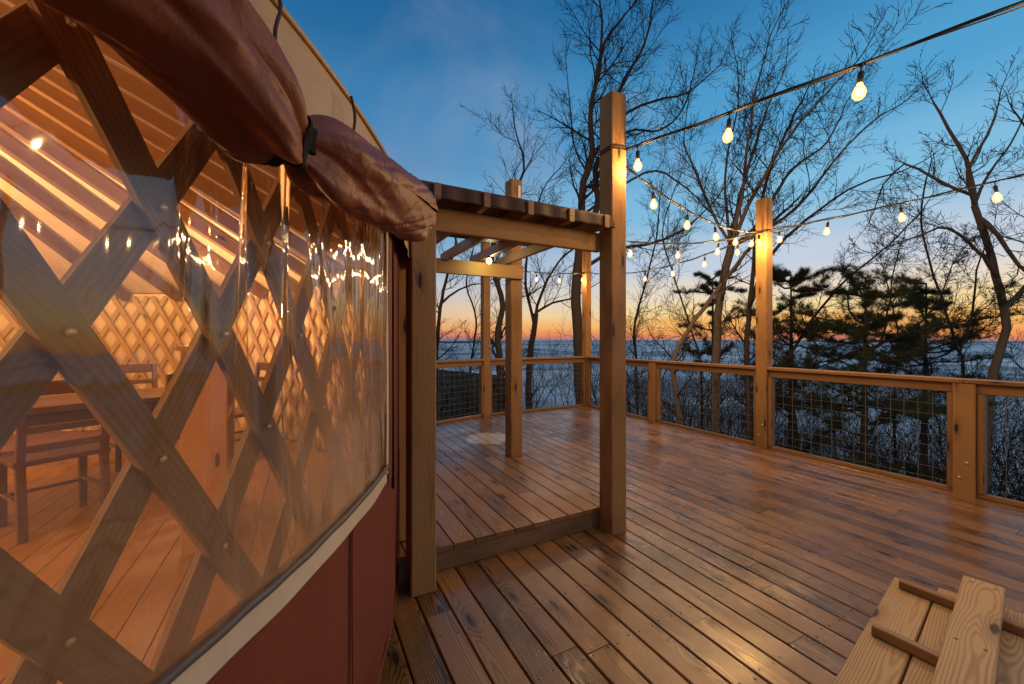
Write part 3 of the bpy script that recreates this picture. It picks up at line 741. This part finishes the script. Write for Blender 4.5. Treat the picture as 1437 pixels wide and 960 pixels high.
# ---------------------------------------------------------------- terrain, valley cloud, hills
def gz(x, y):
    p = Vector((x, y, 0)); cx = p.dot(Rt); cz = p.dot(Fw)
    e = .78 * cx + .62 * cz; e2 = max(0, e - 3.5)
    z = -1.5 - .42 * e2 if e2 < 60 else -1.5 - .42 * 60 - .9 * (e2 - 60)
    l = max(0, min(1, (3 - cx) / 7)); l = l * l * (3 - 2 * l); z = z * (1 - l) + l * (-1.3 - .13 * e2)
    return z + .35 * noise.noise((x * .22, y * .22, 0)) + .12 * noise.noise((x * .9, y * .9, 3))
MB().grid(150, 150, lambda u, v: Vector((-60 + 190 * u, -40 + 190 * v, gz(-60 + 190 * u, -40 + 190 * v)))).build('ground', 'ground', None, True, kind='structure')
def fogfn(u, v):
    r = 40 * (25000 / 40) ** v; a = u * 2 * PI
    x, y = r * math.cos(a), r * math.sin(a)
    amp = min(9, r * .03); sc_ = .004 + .6 / (r + 60)
    return Vector((x, y, -46 + amp * (noise.noise((x * sc_, y * sc_, 0)) + .5 * noise.noise((x * sc_ * 2.7, y * sc_ * 2.7, 5))) - r * .0006 if r < 20000 else -60))
MB().grid(300, 130, fogfn, None, True).build('valley_cloud', 'fog', None, True, kind='structure')
def ridge(dist, a0, a1, hmax, seed):
    def fn(u, v):
        a = a0 + (a1 - a0) * u; d = dist * (1 + .25 * v); dv = Fw * math.cos(a) + Rt * math.sin(a)
        h = -60 + (hmax + 60) * math.sin(PI * min(1, max(0, v))) ** .6 * (.72 + .28 * noise.noise((u * 6 + seed, v, seed)) + .1 * noise.noise((u * 25, v, seed))) * min(1, 6 * u, 6 * (1 - u))
        p = dv * d; p.z = h; return p
    MB().grid(160, 12, fn).build('hills', 'ridge', None, True, kind='structure')
ridge(5200, D(-75), D(8), -28, 1.0); ridge(2200, D(-80), D(-2), -30, 2.0); ridge(9000, D(-40), D(75), -45, 3.0)

# ---------------------------------------------------------------- trees
def rv(): 
    return Vector((random.gauss(0, 1), random.gauss(0, 1), random.gauss(0, 1)))
class Tree:
    def __init__(s, seed): s.tr = MB(); s.cr = MB(); s.rs = seed; random.seed(seed); s.nseg = 0
    def grow(s, p, d, L, r, lev, maxlev, up=.12, wig=.22, dens=1.0):
        """a wandering branch with side branches"""
        step = max(.085, min(.28, L / 7)); n = max(3, int(L / step)); pts = [p.copy()]; rad = [r]; d = d.normalized()
        kids = []
        for i in range(n):
            d = (d + rv() * wig * .5 + Vector((0, 0, up * .5))).normalized()
            p = p + d * (L / n); pts.append(p.copy()); f = (i + 1) / n; rr = r * (1 - .78 * f); rad.append(max(.0038, rr))
            if f > .12: kids.append((p.copy(), d.copy(), rr, f))
        s.nseg += n
        tgt = s.tr if lev == 0 else s.cr
        tgt.tube(pts, rad, 7 if r > .03 else (4 if r > .008 else 3), False)
        if lev >= maxlev: return
        for (q, dd, rr, f) in kids:
            if random.random() < .95 * dens:
                for _ in range(1 if random.random() < .75 else 2):
                    ax = dd.cross(rv()).normalized(); th = random.uniform(.45, 1.0)
                    nd = dd * math.cos(th) + ax * math.sin(th)
                    s.grow(q, nd, L * random.uniform(.32, .58) * (1.15 - .5 * f), max(.0042, rr * .62), lev + 1, maxlev, up, wig, dens)
    def limb(s, pix, r0, r1, side=.9, maxlev=3, dens=1.0, up=.12):
        """a main limb along a given 3-D path, with side branches; side = length of them in metres"""
        pts = [q if isinstance(q, Vector) else at(*q) for q in pix]
        P = []; n = len(pts)
        for i in range(n - 1):
            k = max(2, int((pts[i + 1] - pts[i]).length / .25))
            a = pts[max(0, i - 1)]; b = pts[i]; c = pts[i + 1]; e = pts[min(n - 1, i + 2)]
            for j in range(k):
                t = j / k
                P.append(.5 * ((2 * b) + (c - a) * t + (2 * a - 5 * b + 4 * c - e) * t * t + (3 * b - a - 3 * c + e) * t ** 3) + rv() * .008)
        P.append(pts[-1]); m = len(P)
        R = [r0 + (r1 - r0) * i / (m - 1) for i in range(m)]
        s.tr.tube(P, R, 9 if r0 > .05 else 6, False)
        if side > 0:
            for i in range(1, m - 1):
                f = i / (m - 1)
                if random.random() < .85 * dens and f > .08:
                    dd = (P[i + 1] - P[i - 1]).normalized(); ax = dd.cross(rv()).normalized(); th = random.uniform(.5, 1.15)
                    s.grow(P[i], dd * math.cos(th) + ax * math.sin(th), side * random.uniform(.6, 1.3), max(.004, R[i] * .4), 1, maxlev, up)
            dd = (P[-1] - P[-2]).normalized(); s.grow(P[-1], dd, side, r1, 1, maxlev, up)
    def done(s, name, label, cat='tree', group='bare trees beyond the deck', mat='bark'):
        base = s.tr.v[0]; base = Vector((base[0], base[1], base[2]))
        t = thing(name, base, label, cat, group)
        s.tr.build('trunk', mat, t, True, base)
        if s.cr.v: s.cr.build('crown', 'twig', t, False, base)
        return t

def gp(px, d):  # ground point under a direction at depth d
    p = Fw * d + Rt * ((px - 718.5) * d / FPX); return Vector((p.x, p.y, gz(p.x, p.y) - .1))

# T1: big tree behind the tall pergola post
T = Tree(11); d = 10.5
T.limb([gp(822, d), (814, 560, d), (811, 470, d), (808, 410, d), (816, 330, d)], .17, .12, 0)
T.limb([(816, 330, d), (818, 255, d), (830, 225, d), (829, 150, d - .2), (840, 105, d - .3), (848, 60, d - .4), (870, 30, d - .4)], .11, .03, 1.5, 3, 1.1)
T.limb([(814, 345, d), (838, 290, d), (836, 240, d + .3), (852, 190, d + .5), (872, 120, d + .6), (905, 60, d + .6), (918, -10, d + .6)], .09, .02, 1.5, 3, 1.0)
T.limb([(829, 150, d - .2), (842, 80, d - .6), (845, 30, d - .9), (838, -20, d - 1)], .05, .02, 1.0, 3, 1.0)
T.limb([(840, 210, d + .2), (880, 158, d), (920, 142, d - .2), (965, 130, d - .4), (1003, 98, d - .6)], .05, .012, .9, 3, 1.0)
T.limb([(836, 250, d + .2), (880, 186, d + .6), (925, 183, d + .9), (960, 150, d + 1.1), (978, 80, d + 1.2)], .045, .012, .9, 3, 1.0)
T.limb([(822, 300, d), (870, 262, d - .6), (920, 240, d - 1), (960, 262, d - 1.4), (1000, 300, d - 1.7)], .04, .01, .7, 2, .9)
T.limb([(816, 380, d), (860, 352, d - .3), (920, 340, d - .5), (965, 318, d - .7), (1000, 285, d - .8)], .055, .015, .9, 3, 1.0)
T.limb([(822, 240, d), (805, 200, d + .4), (800, 150, d + .7), (795, 90, d + 1)], .03, .01, .8, 3, 1.0)
T.done('bare_tree', 'tallest bare tree, forked trunk rising just left of the tall pergola post')
# T1b slender stem beside it
# T2: multi-stem tree left of the middle tall post
T = Tree(12); d = 8.6
T.limb([gp(1000, d), (1004, 560, d), (1006, 480, d), (1012, 410, d), (1026, 345, d)], .10, .075, .5, 2, .4)
for tgt, r in (([(1035, 290, d), (1055, 220, d), (1078, 150, d), (1098, 105, d)], .05), ([(1040, 280, d - .3), (1050, 200, d - .6), (1062, 120, d - .8), (1075, 75, d - 1)], .04), ([(1050, 290, d - .4), (1095, 210, d - .8), (1150, 140, d - 1.1), (1195, 95, d - 1.3)], .05),
               ([(1018, 280, d + .3), (1020, 220, d + .5), (1035, 150, d + .7), (1035, 90, d + .8)], .035), ([(1060, 320, d - .1), (1110, 240, d + .4), (1160, 200, d + .8), (1190, 140, d + 1.1)], .045), ([(1000, 300, d + .2), (975, 240, d + .6), (960, 200, d + .9), (965, 150, d + 1.1)], .035),
               ([(1060, 330, d - .2), (1120, 290, d - .5), (1170, 225, d - .9), (1225, 170, d - 1.2)], .04)):
    T.limb([(1026, 345, d)] + tgt, r, .012, 1.0, 3, 1.1, .2)
T.done('bare_tree', 'wide fan-shaped bare tree just left of the middle tall post', mat='bark_lit')
# T2b leaning trunk
T = Tree(13); d = 8.0
T.limb([gp(985, d), (950, 560, d), (946, 505, d), (965, 465, d), (1000, 415, d), (1035, 370, d), (1085, 310, d)], .075, .03, .8, 2, .8)
T.done('bare_tree', 'short leaning bare tree crossing low in front of the fan-shaped tree', mat='bark_lit')
T = Tree(14); d = 8.3
T.limb([gp(1062, d), (1050, 560, d), (1048, 470, d), (1055, 400, d), (1062, 330, d), (1080, 240, d), (1120, 150, d + .3)], .08, .02, 1.1, 3, .9)
T.limb([(1052, 430, d), (1080, 360, d), (1130, 310, d), (1190, 265, d - .4), (1250, 245, d - .8)], .05, .015, .9, 3, .9)
T.done('bare_tree', 'bare tree standing behind the middle tall post')
# T3 right
T = Tree(15); d = 7.6
T.limb([gp(1375, d), (1385, 600, d), (1398, 510, d), (1412, 462, d), (1404, 410, d), (1385, 340, d), (1367, 288, d)], .105, .05, 0)
T.limb([(1367, 288, d), (1362, 245, d), (1345, 205, d), (1318, 160, d), (1308, 140, d)], .045, .012, .8, 3, 1.1)
T.limb([(1367, 288, d), (1358, 240, d - .3), (1385, 190, d - .5), (1400, 150, d - .6)], .035, .012, .7, 3, 1.0)
T.limb([(1374, 305, d), (1402, 330, d - .2), (1430, 372, d - .3), (1470, 410, d - .3)], .045, .02, .8, 3, .9)
T.limb([(1365, 275, d), (1310, 250, d + .3), (1270, 230, d + .5), (1240, 260, d + .8), (1225, 300, d + 1)], .03, .01, .7, 3, 1.0)
T.limb([(1400, 390, d), (1370, 350, d - .4), (1330, 320, d - .7), (1290, 330, d - 1), (1240, 350, d - 1.2)], .035, .01, .7, 3, 1.0)
T.limb([(1412, 430, d), (1440, 400, d), (1470, 340, d)], .05, .02, .8, 3, .9)
T.limb([(1367, 288, d), (1390, 240, d + .3), (1420, 200, d + .5), (1437, 160, d + .7)], .03, .012, .7, 3, 1.0)
T.done('bare_tree', 'stout bare tree with bent trunk behind the right end of the railing', mat='bark_lit')
T = Tree(16); d = 9
T.limb([gp(1345, d), (1352, 540, d), (1343, 490, d), (1325, 430, d), (1305, 370, d), (1292, 310, d), (1300, 250, d)], .05, .015, .9, 3, 1.0)
T.limb([(1345, 500, d), (1365, 440, d), (1370, 380, d), (1390, 330, d)], .03, .01, .8, 3, 1.0)
T.done('bare_tree', 'thin bare tree just left of the stout bent tree at the right')
T = Tree(17); d = 10
T.limb([gp(1150, d), (1110, 540, d), (1120, 480, d), (1180, 400, d), (1240, 350, d), (1290, 300, d)], .06, .015, 1.0, 3, .9)
T.done('bare_tree', 'bare tree whose branches sweep up to the right above the pine')
# left group
T = Tree(18); d = 12
T.limb([gp(612, d), (612, 520, d), (615, 460, d), (620, 420, d), (628, 385, d), (640, 340, d)], .09, .035, 1.1, 3, 1.0)
T.limb([(620, 425, d), (645, 405, d), (675, 398, d)], .04, .015, .9, 3, .9)
T.done('bare_tree', 'bare tree seen through the pergola beside its left post')
T = Tree(19); d = 11
T.limb([gp(702, d), (702, 520, d), (698, 470, d), (706, 430, d), (698, 400, d), (690, 360, d), (705, 300, d), (735, 240, d), (725, 190, d)], .13, .02, 1.2, 3, 1.0)
T.done('bare_tree', 'crooked dark bare tree behind the rear pergola post')
T = Tree(20); d = 12
T.limb([gp(745, d), (742, 530, d), (748, 470, d), (752, 440, d)], .12, .08, 0)
T.limb([(752, 440, d), (765, 400, d), (790, 360, d), (820, 340, d)], .05, .015, 1.1, 3, 1.0)
T.limb([(752, 440, d), (775, 425, d), (800, 420, d), (835, 400, d)], .045, .015, 1.0, 3, 1.0)
T.limb([(750, 455, d), (738, 400, d), (742, 340, d), (760, 270, d), (790, 230, d)], .05, .012, 1.2, 3, 1.0)
T.done('bare_tree', 'spreading bare tree between the rear pergola post and the corner post')
T = Tree(21); d = 14
T.limb([gp(898, d), (893, 520, d), (890, 460, d), (905, 400, d), (920, 340, d), (925, 290, d)], .07, .02, 1.4, 3, 1.0)
T.done('bare_tree', 'bare tree right of the tall pergola post, farther back')
T = Tree(22); d = 13
T.limb([gp(655, d), (660, 520, d), (668, 450, d), (655, 400, d), (664, 350, d)], .05, .02, 1.1, 3, 1.0)
T.done('bare_tree', 'slim bare tree left of the tall post on the far railing')
T = Tree(23); d = 12
T.limb([gp(975, d), (985, 540, d), (965, 450, d), (950, 400, d), (930, 330, d), (945, 270, d)], .05, .015, 1.3, 3, 1.0)
T.done('bare_tree', 'thin bare tree between the tall pergola post and the fan-shaped tree')
T = Tree(24); d = 12.5
T.limb([gp(1260, d), (1255, 560, d), (1262, 480, d), (1250, 410, d), (1262, 350, d)], .05, .015, 1.2, 3, 1.0)
T.done('bare_tree', 'thin bare tree rising through the pine on the right')
T = Tree(25); d = 7.5
T.limb([gp(1460, d), (1470, 540, d), (1465, 440, d), (1450, 330, d), (1455, 230, d), (1440, 180, d)], .07, .02, .9, 3, 1.0)
T.done('bare_tree', 'bare tree reaching in at the right edge')

# saplings and brush just beyond the rail: a tangle nobody could count
random.seed(5); br = Tree(31)
for i in range(185):
    px = random.uniform(560, 1560); dd = random.uniform(9.5, 16) if px < 860 else random.uniform(7.2, 15)
    if px > 1250: dd = random.uniform(6.6, 12)
    b = Vector(gp(px, dd)); ht = random.uniform(-.1, 1.3) if px < 860 else random.uniform(-1.2, 1.7 if px < 1080 else .5)
    h = max(1.2, (ht - b.z) * .95)
    if b.x < 6.3 and b.y < 7.7: continue
    r = rv() * .12; r.z = 1
    br.grow(b, r, h, random.uniform(.016, .038), 1, 3, .1, .25, .66)
br.cr.build('undergrowth', 'twig', None, False, label='tangle of leafless saplings and brush below the railing', cat='undergrowth', kind='stuff')

# pines
def pine(seed, base, zlist, label, spread=1.6, tufts=18, lean=(0, 0)):
    random.seed(seed); tr = MB(); nd = MB(); base = Vector(base)
    top = Vector((base.x + lean[0], base.y + lean[1], zlist[-1][0] + .3))
    tr.tube([base, base.lerp(top, .5) + rv() * .05, top], [.11, .08, .015], 8)
    for z, sp in zlist:
        f = (z - base.z) / (top.z - base.z); c = base.lerp(top, f)
        nb = random.randint(4, 7); a0 = random.random() * 6
        for k in range(nb):
            a = a0 + k * 2 * PI / nb + random.uniform(-.4, .4); L = sp * random.uniform(.6, 1.1)
            pts = []; d = Vector((math.cos(a), math.sin(a), random.uniform(-.35, .5))); c = base.lerp(top, max(0, min(1, f + random.uniform(-.07, .07)))); pts = [c.copy()]
            for i in range(7):
                d = (d + rv() * .22 + Vector((0, 0, .05))).normalized(); pts.append(pts[-1] + d * L / 7)
            tr.tube(pts, [.028 * (1 - i / 9) for i in range(8)], 5, False)
            tips = []
            for i in range(2, 8):
                for _ in range(5):
                    dd = (d + rv() * .8); dd.z = abs(dd.z) * .7; dd.normalize(); q = pts[i]; e = q + dd * random.uniform(.15, .45) * L * .5
                    tr.tube([q, e], [.006, .003], 3, False); tips += [q.lerp(e, t) for t in (.35, .55, .75, .9, 1.0)]
            for t_ in tips:
                t_ = t_ + rv() * .02
                ax = (rv() + Vector((0, 0, .9))).normalized()
                for _ in range(tufts):
                    v = (ax * .5 + rv() * .55).normalized() * random.uniform(.07, .14); s_ = v.cross(rv()).normalized() * .003
                    b = len(nd.v); nd.v += [t_ - s_, t_ + s_, t_ + v]; nd.face((b, b + 1, b + 2))
    t = thing('pine_tree', base, label, 'tree', 'pines below the deck')
    tr.build('trunk', 'bark', t, True, base); nd.build('crown', 'needle', t, False, base)
def PP(px, d): return gp(px, d)
pine(41, PP(1215, 8.6), [(-1.6, 2.4), (-1.0, 2.6), (-.4, 2.6), (.2, 2.4), (.8, 2.3), (1.25, 2.6), (1.55, 2.3), (1.8, 1.5), (2.05, .8)], 'dark bushy pine whose flat boughs spread at railing height on the right')
pine(42, PP(1110, 10.5), [(-1.0, 1.6), (0, 1.6), (.9, 1.6), (1.7, 1.6), (2.3, 1.3), (2.8, .7)], 'thinner pine behind the middle tall post', tufts=14)
pine(43, PP(1000, 12.5), [(.8, 1.4), (1.6, 1.3), (2.4, 1.1), (3.0, .6)], 'small pine behind the fan-shaped bare tree', tufts=12)
pine(44, PP(1300, 10.5), [(-.5, 2.0), (.6, 2.2), (1.3, 2.2), (1.8, 1.8), (2.3, 1.2), (2.6, .6)], 'small pine behind the thin bare tree on the right', tufts=12)

# ---------------------------------------------------------------- world: dusk sky
w = bpy.data.worlds.new('World'); sc.world = w; w.use_nodes = True; nt = w.node_tree; nt.nodes.clear()
class WT(NT):
    def __init__(s): s.t = nt
W = WT()
tc = W.n('ShaderNodeTexCoord'); nv = W.n('ShaderNodeVectorMath', operation='NORMALIZE'); W.l(tc.outputs['Generated'], nv.inputs[0])
sp = W.n('ShaderNodeSeparateXYZ'); W.l(nv.outputs[0], sp.inputs[0])
sd = (Fw * math.cos(D(52)) + Rt * math.sin(D(52)))
dot = W.n('ShaderNodeVectorMath', operation='DOT_PRODUCT'); W.l(nv.outputs[0], dot.inputs[0]); dot.inputs[1].default_value = sd
def srgb(c): return tuple((x / 255 / 12.92) if x / 255 <= .04045 else ((x / 255 + .055) / 1.055) ** 2.4 for x in c)
def ramp(stops):
    r = W.n('ShaderNodeValToRGB'); r.color_ramp.interpolation = 'EASE'; els = r.color_ramp.elements
    while len(els) < len(stops): els.new(.5)
    for e, (p, c) in zip(els, stops): e.position = p; e.color = srgb(c) + (1,)
    W.l(elev, r.inputs[0]); return r.outputs[0]
cn = W.n('ShaderNodeTexNoise'); mpp = W.n('ShaderNodeMapping'); W.l(nv.outputs[0], mpp.inputs[0]); mpp.inputs['Scale'].default_value = (1.4, 1.4, 20); W.l(mpp.outputs[0], cn.inputs['Vector'])
cn.inputs['Detail'].default_value = 5; cn.inputs['Scale'].default_value = 1.0
ang_ = W.math('DIVIDE', W.math('ARCSINE', sp.outputs[2]), PI / 2)
elev = W.math('ADD', W.math('ADD', ang_, W.math('MULTIPLY', W.math('SUBTRACT', cn.outputs[0], .5), .032)), 0.0, clamp=True)
# positions are elevation / 90 deg
sunset = ramp([(0, (206, 126, 112)), (.008, (238, 150, 90)), (.021, (252, 188, 104)), (.040, (250, 220, 158)), (.068, (234, 220, 200)), (.105, (196, 208, 224)), (.19, (130, 190, 224)), (.29, (82, 160, 208)), (.45, (42, 116, 170)), (.62, (74, 116, 160)), (1, (128, 140, 160))])  # last stops lie out of view, brightened to raise the ambient light
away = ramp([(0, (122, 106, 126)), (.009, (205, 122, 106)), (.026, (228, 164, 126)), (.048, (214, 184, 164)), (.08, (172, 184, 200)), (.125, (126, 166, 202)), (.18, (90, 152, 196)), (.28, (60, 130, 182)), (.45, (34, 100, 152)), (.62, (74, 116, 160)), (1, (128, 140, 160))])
east_fill = ramp([(0, (110, 108, 120)), (.05, (140, 125, 135)), (.1, (180, 155, 150)), (.2, (170, 165, 165)), (.35, (130, 145, 160)), (.6, (110, 128, 150)), (1, (128, 140, 160))])  # sky behind the camera, unseen, set brighter to add neutral ambient light
fz = W.sstep(dot.outputs['Value'], .15, .97)
skyc = W.mixc(fz, away, sunset)
skyc = W.mixc(W.sstep(dot.outputs['Value'], .05, -.55), skyc, east_fill)
wisp = W.n('ShaderNodeTexNoise'); mp2 = W.n('ShaderNodeMapping'); W.l(nv.outputs[0], mp2.inputs[0]); mp2.inputs['Scale'].default_value = (1.1, 3.0, 1.3); mp2.inputs['Rotation'].default_value = (0, .5, .7)
W.l(mp2.outputs[0], wisp.inputs['Vector']); wisp.inputs['Detail'].default_value = 6; wisp.inputs['Distortion'].default_value = .6; wisp.inputs['Scale'].default_value = 1.6
skyc = W.mixc(W.sstep(wisp.outputs[0], .52, .75, 0, .28), skyc, srgb((150, 160, 185)) + (1,))
gcol = W.mixc(W.math('GREATER_THAN', sp.outputs[2], -.002), srgb((70, 85, 110)) + (1,), skyc)
cd_ = at(590, 130, 1) - Vector((0, 0, EYE)); cd_.normalize()
d2 = W.n('ShaderNodeVectorMath', operation='DOT_PRODUCT'); W.l(nv.outputs[0], d2.inputs[0]); d2.inputs[1].default_value = cd_
gcol = W.mixc(W.math('MULTIPLY', W.sstep(d2.outputs['Value'], .93, .995), W.sstep(wisp.outputs[0], .35, .7, 0, .5)), gcol, srgb((140, 155, 185)) + (1,))
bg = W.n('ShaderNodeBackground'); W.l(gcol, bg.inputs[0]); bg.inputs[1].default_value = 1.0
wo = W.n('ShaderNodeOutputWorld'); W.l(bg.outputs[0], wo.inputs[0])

# ---------------------------------------------------------------- camera, render
cam = bpy.data.cameras.new('camera'); co = bpy.data.objects.new('camera', cam); COL.objects.link(co)
co.location = (0, 0, EYE); co.rotation_euler = (PI / 2, 0, -YAW)
cam.sensor_width = 36; cam.lens = 36 * FPX / 1437; cam.shift_y = -4 / 1437; cam.clip_start = .02; cam.clip_end = 60000
sc.camera = co
sc.render.engine = 'CYCLES'
sc.cycles.use_denoising = True
try: sc.cycles.denoiser = 'OPENIMAGEDENOISE'
except Exception: pass
sc.cycles.max_bounces = 7; sc.cycles.diffuse_bounces = 3; sc.cycles.glossy_bounces = 3; sc.cycles.transparent_max_bounces = 16
sc.cycles.sample_clamp_indirect = 4.0; sc.cycles.caustics_reflective = False; sc.cycles.caustics_refractive = False
sc.render.resolution_x = 1024; sc.render.resolution_y = 684
sc.view_settings.view_transform = 'Standard'; sc.view_settings.look = 'None'; sc.view_settings.gamma = 1.0; sc.view_settings.exposure = 0.0; sc.view_settings.use_curve_mapping = False
